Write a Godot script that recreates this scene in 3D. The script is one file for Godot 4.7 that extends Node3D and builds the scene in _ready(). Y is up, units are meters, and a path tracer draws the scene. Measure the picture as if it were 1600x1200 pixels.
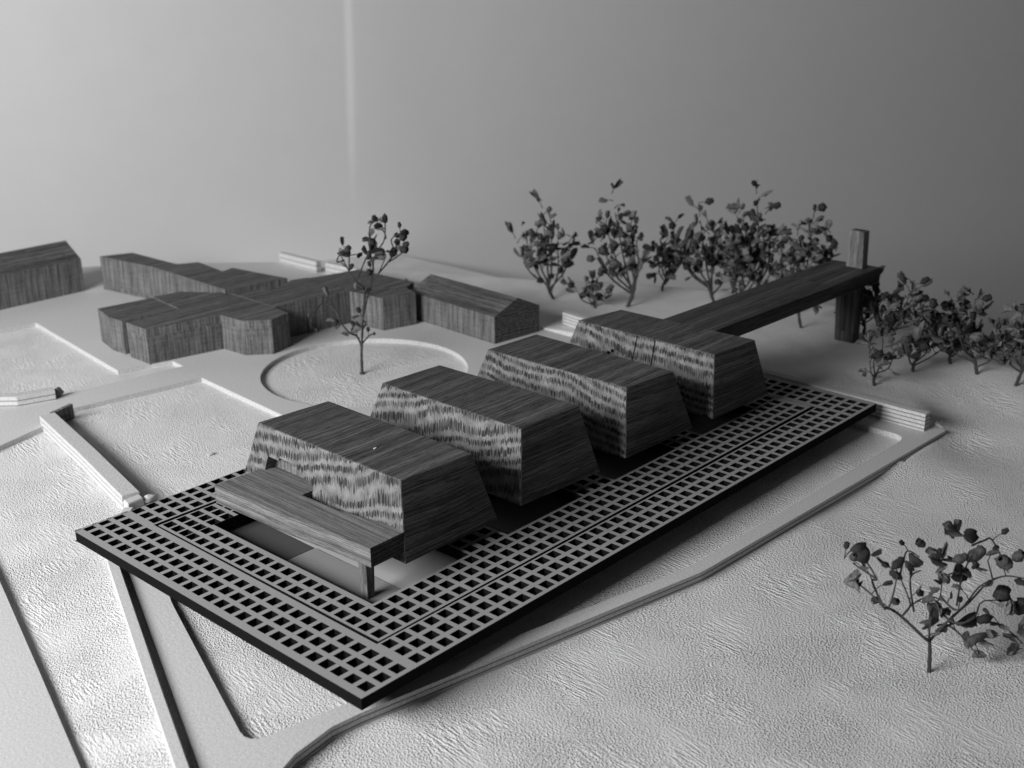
extends Node3D
# An architectural model on a table: oak blocks on a laser-cut grid deck, plaster ground, dried sprigs for trees.
# All coordinates below are written in deck modules (one hole spacing); U turns them into metres.
const U := 0.004
var rng := RandomNumberGenerator.new()
var M := {}
var taken := {}
var plate_outline := PackedVector2Array()
var plate_inner := PackedVector2Array()
var field_hole := PackedVector2Array()
var kerb_line := PackedVector2Array()
var leaf_mesh := []
var bud_mesh := []
var n_low := FastNoiseLite.new()
var n_mid := FastNoiseLite.new()

# ---------------------------------------------------------------- naming and tagging
func numbered(called: String) -> String:
	var k: int = taken.get(called, 0)
	taken[called] = k + 1
	return called if k == 0 else "%s_%03d" % [called, k]

func tag(o: Node3D, label: String, category: String, group := "", kind := "") -> Node3D:
	if label: o.set_meta("label", label)
	if category: o.set_meta("category", category)
	if group: o.set_meta("group", group)
	if kind: o.set_meta("kind", kind)
	return o

func thing(called: String, label: String, category: String, at := Vector3.ZERO, group := "") -> Node3D:
	var o := Node3D.new()
	o.name = numbered(called)
	add_child(o)
	o.position = at * U
	tag(o, label, category, group)
	return o

func obj(called: String, mesh: Mesh, parent: Node = self, m: Material = null) -> MeshInstance3D:
	var o := MeshInstance3D.new()
	o.name = numbered(called) if parent == self else called
	o.mesh = mesh
	if m: o.material_override = m
	parent.add_child(o, true)
	return o

# ---------------------------------------------------------------- mesh helpers
func st_new() -> SurfaceTool:
	var s := SurfaceTool.new()
	s.begin(Mesh.PRIMITIVE_TRIANGLES)
	s.set_smooth_group(-1)
	return s

func vert(s: SurfaceTool, p: Vector3, uv: Vector2) -> void:
	s.set_uv(uv)
	s.add_vertex(p * U)

# corners as seen from outside, counter-clockwise; Godot's front faces run clockwise
func tri(s: SurfaceTool, a: Vector3, b: Vector3, c: Vector3, ua := Vector2.ZERO, ub := Vector2.ZERO, uc := Vector2.ZERO) -> void:
	vert(s, a, ua); vert(s, c, uc); vert(s, b, ub)

func quad(s: SurfaceTool, a: Vector3, b: Vector3, c: Vector3, d: Vector3, ua := Vector2.ZERO, ub := Vector2.ZERO, uc := Vector2.ZERO, ud := Vector2.ZERO) -> void:
	tri(s, a, b, c, ua, ub, uc)
	tri(s, a, c, d, ua, uc, ud)

func joined(list: Array) -> ArrayMesh:
	var mesh := ArrayMesh.new()
	for e in list:
		var s: SurfaceTool = e[0]
		s.generate_normals()
		var before := mesh.get_surface_count()
		s.commit(mesh)
		if mesh.get_surface_count() > before:
			mesh.surface_set_material(before, e[1])
	return mesh

# a six-faced solid with chamfered edges. v: four bottom corners (front-left, front-right, back-right, back-left), then four top ones.
# grain: axis along which the fibres run; faces across it get the end-grain material. recess: rectangles [u0, v0, u1, v1, depth] sunk into the -x face.
func solid(v: Array, grain: int, side: Material, end: Material, c := 0.06, shift := Vector2.ZERO, shear := 0.0, end_shift := Vector2.ZERO, recess := [], dark: Material = null) -> ArrayMesh:
	var faces := [[0, 1, 5, 4], [1, 2, 6, 5], [2, 3, 7, 6], [3, 0, 4, 7], [4, 5, 6, 7], [3, 2, 1, 0]]
	var s_side := st_new()
	var s_end := st_new()
	var s_dark := st_new()
	var inset := {}
	for f in 6:
		for k in 4:
			var i: int = faces[f][k]
			var a: Vector3 = v[i]
			var pv: Vector3 = v[faces[f][(k + 3) % 4]]
			var nx: Vector3 = v[faces[f][(k + 1) % 4]]
			inset[i * 10 + f] = a + c * ((pv - a).normalized() + (nx - a).normalized())
	for f in 6:
		var p := []
		for k in 4: p.append(inset[faces[f][k] * 10 + f])
		var n: Vector3 = (p[1] - p[0]).cross(p[3] - p[0]).normalized()
		var ax := n.abs().max_axis_index()
		var s := s_end if ax == grain else s_side
		var uvs := []
		for k in 4: uvs.append(face_uv(p[k], ax, grain, end_shift if ax == grain else shift, shear))
		if f == 3 and recess.size():
			sunk_face(s, s_dark, p, uvs, recess, n)
		else:
			quad(s, p[0], p[1], p[2], p[3], uvs[0], uvs[1], uvs[2], uvs[3])
	for f in 6:
		for k in 4:
			var i: int = faces[f][k]
			var j: int = faces[f][(k + 1) % 4]
			for g in range(f + 1, 6):
				if i in faces[g] and j in faces[g]:
					var q := [inset[i * 10 + f], inset[i * 10 + g], inset[j * 10 + g], inset[j * 10 + f]]
					var w := []
					for e in q: w.append(face_uv(e, 1 if grain != 1 else 0, grain, shift, 0.0))
					quad(s_side, q[0], q[1], q[2], q[3], w[0], w[1], w[2], w[3])
	for i in 8:
		var q := []
		for f in 6:
			if inset.has(i * 10 + f): q.append(inset[i * 10 + f])
		var mid: Vector3 = (v[0] + v[6]) / 2.0
		if (q[1] - q[0]).cross(q[2] - q[0]).dot(q[0] - mid) < 0: q.reverse()
		tri(s_side, q[0], q[1], q[2])
	return joined([[s_side, side], [s_end, end], [s_dark, dark if dark else side]])

func face_uv(p: Vector3, ax: int, grain: int, shift: Vector2, shear: float) -> Vector2:
	if ax == grain:
		var a := p.z if ax == 0 else p.x
		var b := p.y if ax != 1 else p.z
		return Vector2(a, b + a * shear) + shift
	return Vector2(p[grain], p[3 - ax - grain]) + shift

func sunk_face(s: SurfaceTool, s_dark: SurfaceTool, p: Array, uvs: Array, recess: Array, n: Vector3) -> void:
	var us := [0.0, 1.0]
	var vs := [0.0, 1.0]
	for r in recess:
		us.append_array([r[0], r[2]]); vs.append_array([r[1], r[3]])
	us.sort(); vs.sort()
	var at := func(a: float, b: float, list: Array): return list[0].lerp(list[1], a).lerp(list[3].lerp(list[2], a), b)
	var depth := func(a: float, b: float) -> float:
		for r in recess:
			if a > r[0] and a < r[2] and b > r[1] and b < r[3]: return r[4]
		return 0.0
	for i in us.size() - 1:
		for j in vs.size() - 1:
			if us[i + 1] - us[i] < 1e-5 or vs[j + 1] - vs[j] < 1e-5: continue
			var c := [[us[i], vs[j]], [us[i + 1], vs[j]], [us[i + 1], vs[j + 1]], [us[i], vs[j + 1]]]
			var d: float = depth.call((us[i] + us[i + 1]) / 2, (vs[j] + vs[j + 1]) / 2)
			var t := s_dark if d > 0 else s
			var q := []
			var w := []
			for e in c:
				q.append(at.call(e[0], e[1], p) - n * d)
				w.append(at.call(e[0], e[1], uvs))
			quad(t, q[0], q[1], q[2], q[3], w[0], w[1], w[2], w[3])
			if d > 0:
				for k in 4:
					var m: Vector2 = Vector2(c[k][0] + c[(k + 1) % 4][0], c[k][1] + c[(k + 1) % 4][1]) / 2
					var off: Vector2 = (m - Vector2((us[i] + us[i + 1]) / 2, (vs[j] + vs[j + 1]) / 2)) * 0.02
					if depth.call(m.x + off.x, m.y + off.y) == 0.0:
						quad(s_dark, q[(k + 1) % 4], q[k], q[k] + n * d, q[(k + 1) % 4] + n * d, w[(k + 1) % 4], w[k], w[k], w[(k + 1) % 4])

func box8(x0: float, x1: float, y0: float, y1: float, z0: float, z1: float) -> Array:
	return [Vector3(x0, y0, z1), Vector3(x1, y0, z1), Vector3(x1, y0, z0), Vector3(x0, y0, z0), Vector3(x0, y1, z1), Vector3(x1, y1, z1), Vector3(x1, y1, z0), Vector3(x0, y1, z0)]

# a flat outline raised between two heights
func slab(outline: PackedVector2Array, y0: float, y1: float, top: Material, side: Material, holes := [], shift := Vector2.ZERO, c := 0.05) -> ArrayMesh:
	var s_top := st_new()
	var s_side := st_new()
	var pieces := [outline]
	for h in holes:
		var mid := Vector2.ZERO
		for p in h: mid += p / h.size()
		var next := []
		for piece in pieces:
			for half in [PackedVector2Array([Vector2(-900, -900), Vector2(mid.x, -900), Vector2(mid.x, 900), Vector2(-900, 900)]), PackedVector2Array([Vector2(mid.x, -900), Vector2(900, -900), Vector2(900, 900), Vector2(mid.x, 900)])]:
				for part in Geometry2D.intersect_polygons(piece, half):
					next.append_array(Geometry2D.clip_polygons(part, h))
		pieces = next
	for piece in pieces:
		var ix := Geometry2D.triangulate_polygon(piece)
		for k in range(0, ix.size(), 3):
			var a: Vector2 = piece[ix[k]]
			var b: Vector2 = piece[ix[k + 1]]
			var d: Vector2 = piece[ix[k + 2]]
			if (b - a).cross(d - a) > 0:
				var sw := b; b = d; d = sw
			tri(s_top, Vector3(a.x, y1, a.y), Vector3(b.x, y1, b.y), Vector3(d.x, y1, d.y), a + shift, b + shift, d + shift)
			tri(s_side, Vector3(a.x, y0, a.y), Vector3(d.x, y0, d.y), Vector3(b.x, y0, b.y))
	for ring in [outline] + holes:
		var run := 0.0
		var n: int = ring.size()
		var turn := 1.0 if Geometry2D.is_polygon_clockwise(ring) else -1.0
		if ring != outline: turn = -turn
		for k in n:
			var a: Vector2 = ring[k]
			var b: Vector2 = ring[(k + 1) % n]
			var l := a.distance_to(b)
			var q := [Vector3(a.x, y0, a.y), Vector3(b.x, y0, b.y), Vector3(b.x, y1, b.y), Vector3(a.x, y1, a.y)]
			var w := [Vector2(run, y0) + shift, Vector2(run + l, y0) + shift, Vector2(run + l, y1) + shift, Vector2(run, y1) + shift]
			if turn > 0:
				quad(s_side, q[1], q[0], q[3], q[2], w[1], w[0], w[3], w[2])
			else:
				quad(s_side, q[0], q[1], q[2], q[3], w[0], w[1], w[2], w[3])
			run += l
	return joined([[s_top, top], [s_side, side]])

# a strip of board that follows a line
func ribbon(line: PackedVector2Array, width: float, y0: float, y1: float, m: Material, c := 0.05, heights := []) -> ArrayMesh:
	var s := st_new()
	var prof := [Vector2(-width / 2, 0.0), Vector2(-width / 2, 1.0), Vector2(width / 2, 1.0), Vector2(width / 2, 0.0)]
	var rows := []
	var run := 0.0
	for i in line.size():
		var d := (line[mini(i + 1, line.size() - 1)] - line[maxi(i - 1, 0)]).normalized()
		var side := Vector2(-d.y, d.x)
		if i > 0: run += line[i].distance_to(line[i - 1])
		var lift: float = heights[i] if heights.size() else 0.0
		var row := []
		for p in [Vector2(-width / 2, y0), Vector2(-width / 2, y1 + lift - c), Vector2(-width / 2 + c, y1 + lift), Vector2(width / 2 - c, y1 + lift), Vector2(width / 2, y1 + lift - c), Vector2(width / 2, y0)]:
			var xz: Vector2 = line[i] + side * p.x
			row.append([Vector3(xz.x, p.y, xz.y), Vector2(run, p.x + p.y)])
		rows.append(row)
	for i in rows.size() - 1:
		for k in 6:
			var a = rows[i][k]
			var b = rows[i + 1][k]
			var d = rows[i + 1][(k + 1) % 6]
			var e = rows[i][(k + 1) % 6]
			quad(s, a[0], e[0], d[0], b[0], a[1], e[1], d[1], b[1])
	var r0 = rows[0]
	var r1 = rows[-1]
	for k in range(1, 5):
		tri(s, r0[0][0], r0[k + 1][0], r0[k][0], r0[0][1], r0[k + 1][1], r0[k][1])
		tri(s, r1[0][0], r1[k][0], r1[k + 1][0], r1[0][1], r1[k][1], r1[k + 1][1])
	return joined([[s, m]])

# ---------------------------------------------------------------- textures
func noise(seed_: int, freq: float, octaves := 3, kind := FastNoiseLite.TYPE_SIMPLEX_SMOOTH) -> FastNoiseLite:
	var n := FastNoiseLite.new()
	n.seed = seed_
	n.frequency = freq
	n.noise_type = kind
	n.fractal_octaves = octaves
	return n

func grey(w: int, h: int, f: Callable) -> ImageTexture:
	var b := PackedByteArray()
	b.resize(w * h)
	for y in h:
		for x in w:
			b[y * w + x] = clampi(int(f.call(x, y) * 255.0), 0, 255)
	return ImageTexture.create_from_image(Image.create_from_data(w, h, false, Image.FORMAT_L8, b))

# saw-rough oak end grain: pale growth bands, each with dark torn pores that hang down from a crisp edge
func end_grain(seed_: int, pale: float, deep: float, bands: float) -> ImageTexture:
	var wob := noise(seed_, 0.0028, 2)
	var tooth := noise(seed_ + 1, 0.16, 2)
	var patch := noise(seed_ + 2, 0.012, 2)
	var fine := noise(seed_ + 3, 0.25, 2)
	return grey(1280, 640, func(x, y):
		var q: float = y / 640.0 * bands + wob.get_noise_2d(x * 0.6, y * 0.3) * 0.8 + wob.get_noise_2d(77.0, y * 1.6) * 0.6
		var b := floorf(q)
		var t: float = q - b + 0.30 * tooth.get_noise_2d(x * 0.62, b * 23.0) + 0.12 * patch.get_noise_2d(x * 2.0, b * 40.0)
		var hang := smoothstep(0.24, 0.36, t) * (1.0 - smoothstep(0.76, 0.88, t))
		var dash: float = tooth.get_noise_2d(x * 0.62 + 500.0, b * 31.0 + t * 1.0)
		var slit := 0.34 + 0.66 * smoothstep(-0.12, 0.08, dash)
		slit *= 0.92 + 0.7 * patch.get_noise_2d(x * 0.8 + 40.0, y * 0.8)
		var scratch := smoothstep(0.34, 0.60, tooth.get_noise_2d(x * 1.1 + 900.0, y * 0.07)) * 0.30
		var v := pale + fine.get_noise_2d(x * 0.8, y * 0.3) * 0.07 + patch.get_noise_2d(x + 300, y) * 0.12
		return lerpf(v, deep + fine.get_noise_2d(x, y) * 0.06, clampf(hang * slit + scratch, 0.0, 1.0)))

# planed long grain: fine streaks and short dark pores along u
func long_grain(seed_: int, base: float, amp: float) -> ImageTexture:
	var a := noise(seed_, 0.10, 3)
	var b := noise(seed_ + 1, 0.22, 2)
	var c := noise(seed_ + 2, 0.006, 2)
	return grey(640, 1280, func(x, y):
		var bend: float = c.get_noise_2d(x * 0.3, y * 0.5) * 9.0
		var v: float = base + a.get_noise_2d(x * 0.010, (y + bend) * 1.3) * amp + c.get_noise_2d(x * 0.12 + 99, (y + bend) * 3.0) * amp * 0.5
		var p: float = b.get_noise_2d(x * 0.045, (y + bend) * 1.7)
		v -= smoothstep(0.18, 0.5, p) * amp * 1.3
		return v + b.get_noise_2d(x * 0.9 + 50, y * 2.0) * amp * 0.2)

# saw-cut side grain of the small houses: upright fibres crossed by saw marks
func sawn(seed_: int, base: float, amp: float) -> ImageTexture:
	var a := noise(seed_, 0.09, 2)
	var b := noise(seed_ + 1, 0.05, 3)
	return grey(512, 512, func(x, y):
		var v: float = base + a.get_noise_2d(x * 0.62, y * 0.030) * amp * 1.5
		v += a.get_noise_2d(x * 0.04, y * 0.6 + 70) * amp * 0.35 + a.get_noise_2d(x * 2.0, y * 0.2) * amp * 0.4 + b.get_noise_2d(x, y) * amp * 0.5
		return v)

# brushed plaster: fine grains that stand up, broken comb strokes where the brush dragged, and smooth places between
func plaster_relief() -> ImageTexture:
	var size := 1536
	var grains := noise(31, 0.10, 4).get_seamless_image(size, size, false, false, 0.12)
	var where := noise(35, 0.0028, 3).get_seamless_image(size, size, false, false, 0.2)
	var calm := noise(36, 0.0022, 2).get_seamless_image(size, size, false, false, 0.2)
	var combed := noise(33, 0.075, 4).get_seamless_image(size, 256, false, false, 0.12)
	combed.resize(size, size, Image.INTERPOLATE_CUBIC)
	for im in [grains, where, calm, combed]: im.convert(Image.FORMAT_L8)
	var a: PackedByteArray = grains.get_data()
	var c: PackedByteArray = where.get_data()
	var f: PackedByteArray = calm.get_data()
	var w: PackedByteArray = combed.get_data()
	var b := PackedByteArray()
	b.resize(size * size)
	for i in size * size:
		var g := a[i] / 255.0
		var m := smoothstep(0.48, 0.80, c[i] / 255.0) * 0.75
		var h := lerpf(smoothstep(0.46, 0.80, g), 0.30 * g + 0.70 * smoothstep(0.30, 0.75, w[i] / 255.0), m)
		b[i] = int(255.0 * clampf(h * (0.50 + 0.50 * smoothstep(0.30, 0.70, f[i] / 255.0)), 0.0, 1.0))
	return ImageTexture.create_from_image(Image.create_from_data(size, size, false, Image.FORMAT_L8, b))

func seamless(seed_: int, freq: float, octaves: int, lo: float, hi: float, size := 512) -> ImageTexture:
	var im := noise(seed_, freq, octaves).get_seamless_image(size, size, false, false, 0.15)
	im.convert(Image.FORMAT_L8)
	var d := im.get_data()
	for i in d.size(): d[i] = int(lerpf(lo, hi, d[i] / 255.0) * 255.0)
	return ImageTexture.create_from_image(Image.create_from_data(size, size, false, Image.FORMAT_L8, d))

func mat(tint: float, tex: Texture2D, rough: float, tile := Vector2.ONE, relief: Texture2D = null, deep := 0.0) -> StandardMaterial3D:
	var m := StandardMaterial3D.new()
	m.albedo_color = Color(tint, tint, tint).linear_to_srgb()
	m.albedo_texture = tex
	m.roughness = rough
	m.metallic_specular = 0.35
	m.uv1_scale = Vector3(1.0 / tile.x, 1.0 / tile.y, 1)
	if relief:
		m.heightmap_enabled = true
		m.heightmap_texture = relief
		m.heightmap_scale = deep
	m.cull_mode = BaseMaterial3D.CULL_DISABLED
	return m

func tri_mat(tint: float, tex: Texture2D, rough: float, tile: float, relief: Texture2D = null, deep := 0.0) -> StandardMaterial3D:
	var m := mat(tint, tex, rough, Vector2.ONE, relief, deep)
	m.uv1_triplanar = true
	m.uv1_world_triplanar = true
	m.uv1_scale = Vector3.ONE / (tile * U)
	return m

func make_materials() -> void:
	var end_b := end_grain(21, 0.62, 0.25, 15.0)
	var k := 0
	for e in [[11, 11.0], [47, 12.0], [21, 15.0], [86, 13.5]]:
		var t := end_b if k == 2 else end_grain(e[0], 0.64, 0.25, e[1])
		M["end_%d" % k] = mat(0.56, t, 0.8, Vector2(20, 10), t, 0.015)
		k += 1
	var lng := long_grain(5, 0.62, 0.30)
	var saw := sawn(61, 0.62, 0.15)
	M.oak = mat(0.26, lng, 0.6, Vector2(14, 24), lng, 0.005)
	M.oak_rough = mat(0.16, saw, 0.85, Vector2(12, 8))
	M.niche = mat(0.40, saw, 0.9, Vector2(5, 5))
	M.beam = mat(0.54, lng, 0.7, Vector2(16, 9), lng, 0.008)
	M.beam_end = mat(0.22, end_b, 0.85, Vector2(14, 4))
	M.bridge = mat(0.19, lng, 0.6, Vector2(30, 24), lng, 0.005)
	M.house_top = mat(0.35, lng, 0.8, Vector2(12, 16), lng, 0.008)
	M.house_side = mat(0.37, saw, 0.9, Vector2(8, 8), saw, 0.012)
	M.house_end = mat(0.40, end_b, 0.9, Vector2(7, 4), end_b, 0.01)
	M.tower = mat(0.5, lng, 0.8, Vector2(14, 12))
	var speck := seamless(71, 0.12, 3, 0.80, 1.0)
	var mdf := seamless(73, 0.3, 2, 0.72, 1.0)
	var relief := plaster_relief()
	M.plaster = mat(0.80, seamless(77, 0.012, 3, 0.96, 1.0), 0.75, Vector2.ONE, relief, 0.036)
	M.plaster.roughness = 0.55
	M.plaster.metallic_specular = 0.5
	M.card = tri_mat(0.76, speck, 0.7, 9.0, seamless(79, 0.05, 4, 0.0, 1.0), 0.004)
	M.ply_pale = tri_mat(0.72, lng, 0.7, 7.0)
	M.ply_pale.albedo_texture = seamless(81, 0.06, 3, 0.78, 1.0)
	M.ply_dark = tri_mat(0.22, mdf, 0.8, 5.0)
	M.ply_mid = tri_mat(0.70, mdf, 0.8, 5.0)
	M.mdf = tri_mat(0.47, mdf, 0.65, 7.0, mdf, 0.003)
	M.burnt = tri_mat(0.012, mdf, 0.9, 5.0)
	M.burnt.metallic_specular = 0.15
	M.board_grey = tri_mat(0.12, mdf, 0.6, 6.0)
	M.board_mid = tri_mat(0.42, mdf, 0.55, 6.0)
	M.board_pale = tri_mat(0.70, mdf, 0.6, 6.0)
	M.paper = tri_mat(0.655, seamless(83, 0.02, 3, 0.985, 1.0), 0.8, 60.0)
	M.stem = tri_mat(0.07, mdf, 0.7, 3.0)
	M.leaf = []
	for t in [0.22, 0.30, 0.38, 0.46]:
		var m := tri_mat(t, saw, 0.75, 4.0)
		m.backlight_enabled = true
		m.backlight = Color(0.4, 0.4, 0.4)
		M.leaf.append(m)
	M.bud = tri_mat(0.08, saw, 0.8, 3.0)

# ---------------------------------------------------------------- the ground
const HILLS := [[24, 32, -2.38], [0, 28, -2.42], [-10, 30, -2.5], [54, 34, -2.75], [40, 33, -2.5], [20, 45, -2.9], [0, 45, -3.1], [-20, 50, -3.2], [45, 50, -2.4], [60, 45, -1.6],
	[54.5, 20, -0.5], [54.5, 28, -0.7], [60, 22, -0.6], [66, 15, -1.0], [60, 10, -0.8], [56, 5, -0.9], [65, -8, -1.7], [60, -20, -2.0], [54, -20, -1.8], [54, -40, -1.8], [50, -45, -2.0], [69, 28, -0.8], [68, 38, -1.0], [75, 10, -1.3], [57, 32, -2.2]]
const EDGE := [[-70, 33], [-62, 41.5], [-49, 52.5], [-37, 60], [-22, 67], [-11, 72.5], [8, 77.5], [18, 75], [30, 71], [45, 68], [80, 66]]

func hill(x: float, z: float) -> float:
	var sw := 0.0
	var sh := 0.0
	for p in HILLS:
		var w := pow((x - p[0]) * (x - p[0]) + (z - p[1]) * (z - p[1]) + 4.0, -1.5)
		sw += w
		sh += w * p[2]
	return sh / sw

func far_edge(z: float) -> float:
	for k in EDGE.size() - 1:
		if z <= EDGE[k + 1][0]:
			return lerpf(EDGE[k][1], EDGE[k + 1][1], clampf((z - EDGE[k][0]) / (EDGE[k + 1][0] - EDGE[k][0]), 0.0, 1.0))
	return 66.0

func kerb_side(x: float, z: float) -> float:   # distance to the left of the kerb, negative on its right
	var best := 99.0
	for k in kerb_line.size() - 1:
		var a := kerb_line[k]
		var b := kerb_line[k + 1]
		var p := Geometry2D.get_closest_point_to_segment(Vector2(x, z), a, b)
		var d := p.distance_to(Vector2(x, z))
		if d < absf(best):
			best = d if (b - a).cross(Vector2(x, z) - a) > 0 else -d
	return best

func height(x: float, z: float) -> float:
	var h := 0.0
	var p := Vector2(x, z)
	if Geometry2D.is_point_in_polygon(p, plate_outline):
		h = -2.1
		if not Geometry2D.is_point_in_polygon(p, plate_inner): h = minf(-2.35, hill(x, z))
		if x < 4.0 and z > 0.0:
			var d := kerb_side(x, z)
			if d > 0.0 and d < 6.0: h += 0.72 * pow(1.0 - d / 6.0, 2.0) * smoothstep(0.0, 4.0, z)
	else:
		h = hill(x, z)
	h += n_low.get_noise_2d(x, z) * 0.035 + n_mid.get_noise_2d(x, z) * 0.012
	var over := maxf(x - far_edge(z), maxf(-68.0 - z, 0.0))
	if over > 0.0: h -= 7.0 * smoothstep(0.0, 5.0, over)
	return h

func build_ground() -> void:
	var x0 := -46.0
	var z0 := -74.0
	var step := 0.34
	var nx := int((84.0 - x0) / step)
	var nz := int((78.0 - z0) / step)
	var pos := PackedVector3Array()
	var uv := PackedVector2Array()
	var idx := PackedInt32Array()
	pos.resize(nx * nz)
	uv.resize(nx * nz)
	var swirl := noise(91, 0.012, 2)
	for j in nz:
		for i in nx:
			var x := x0 + i * step
			var z := z0 + j * step
			pos[j * nx + i] = Vector3(x, height(x, z), z) * U
			# the brush was swung in arcs: stroke direction wanders over the ground
			uv[j * nx + i] = Vector2(x + 7.0 * swirl.get_noise_2d(x, z) + 0.12 * z, z + 5.0 * swirl.get_noise_2d(x + 200, z)) / 26.0
	for j in nz - 1:
		for i in nx - 1:
			var a := j * nx + i
			idx.append_array([a, a + 1, a + nx, a + 1, a + nx + 1, a + nx])
	var arr := []
	arr.resize(Mesh.ARRAY_MAX)
	arr[Mesh.ARRAY_VERTEX] = pos
	arr[Mesh.ARRAY_TEX_UV] = uv
	arr[Mesh.ARRAY_INDEX] = idx
	var mesh := ArrayMesh.new()
	mesh.add_surface_from_arrays(Mesh.PRIMITIVE_TRIANGLES, arr)
	var s := SurfaceTool.new()
	s.create_from(mesh, 0)
	s.generate_normals()
	var o := obj("ground", s.commit(), self, M.plaster)
	tag(o, "white brushed plaster ground of the model, rough and grained", "", "", "structure")

func pts(list: Array) -> PackedVector2Array:
	var p := PackedVector2Array()
	for k in range(0, list.size(), 2): p.append(Vector2(list[k], list[k + 1]))
	return p

func rounded(list: PackedVector2Array, r: float) -> PackedVector2Array:
	var out := PackedVector2Array()
	for k in list.size():
		var a := list[k - 1] if k > 0 else list[-1]
		var b := list[k]
		var c := list[(k + 1) % list.size()]
		var ra := minf(r, a.distance_to(b) * 0.4)
		var rc := minf(r, c.distance_to(b) * 0.4)
		var p := b + (a - b).normalized() * ra
		var q := b + (c - b).normalized() * rc
		for i in 5:
			var t := i / 4.0
			out.append(p.lerp(b, t).lerp(b.lerp(q, t), t))
	return out

func build_streets() -> void:
	var yard_back := pts([22.0, -49.3, 8.0, -50.6, 3.0, -33.5, 10.2, -31.0, 12.6, -28.0, 24.1, -26.4, 24.3, -28.4, 22.2, -29.2, 19.6, -29.8])
	var yard_front := pts([11.7, -24.3, 23.4, -22.5, 21.6, 2.0, 6.4, 2.0, 5.8, -1.5, 7.0, -4.6, 10.4, -22.4])
	var infill := rounded(pts([0.1, 8.4, 3.0, 4.0, 50.8, 4.0, 50.7, 29.7, 24.2, 29.15, 22.2, 28.95, 0.1, 24.4, -5.3, 23.4]), 1.2)
	var ring := PackedVector2Array()
	for k in 64: ring.append(Vector2(34.0, -13.1) + Vector2.from_angle(TAU * k / 64.0) * 9.1)
	var mesh := slab(plate_outline, -2.25, -1.7, M.card, M.ply_pale, [field_hole, yard_back, yard_front, infill, ring])
	tag(obj("street", mesh), "smooth pale card streets and forecourt round the sunken plaster yards", "", "", "structure")
	# the outer kerb of the street, whose plies show on its face
	var rim := pts([54.1, 30.2, 53.8, 31.35, 23.8, 30.07, 22.9, 30.0, 0.0, 25.55, -1.7, 25.35, -4.2, 25.7, -6.0, 26.4, -8.8, 28.3, -13.7, 34.4])
	var k := thing("street_edge", "layered plywood edge of the street along the plaster slope", "kerb")
	for e in [[0.03, -1.99, -1.93, "ply_dark"], [0.05, -2.30, -2.24, "ply_dark"], [0.07, -2.62, -2.30, "ply_mid"], [0.05, -2.69, -2.62, "ply_dark"], [0.09, -3.2, -2.69, "ply_mid"]]:
		obj("ply", ribbon(rim, e[0], e[1], e[2], M[e[3]], 0.01), k)
	tag(obj("kerb", ribbon(kerb_line, 0.68, -2.3, -1.25, M.card, 0.07)), "long low white kerb beside the dark slot, lower left of the deck", "kerb")

func layered_wall(called: String, label: String, line: PackedVector2Array, width: float, y0: float, y1: float, plies: int, category := "wall") -> void:
	var w := thing(called, label, category)
	var t := (y1 - y0) / plies
	for k in plies:
		obj("ply", ribbon(line, width, y0 + k * t + 0.085, y0 + (k + 1) * t, M.ply_pale, 0.02), w)
		obj("glue_line", ribbon(line, width - 0.06, y0 + k * t - 0.005, y0 + k * t + 0.09, M.ply_dark, 0.005), w)

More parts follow.
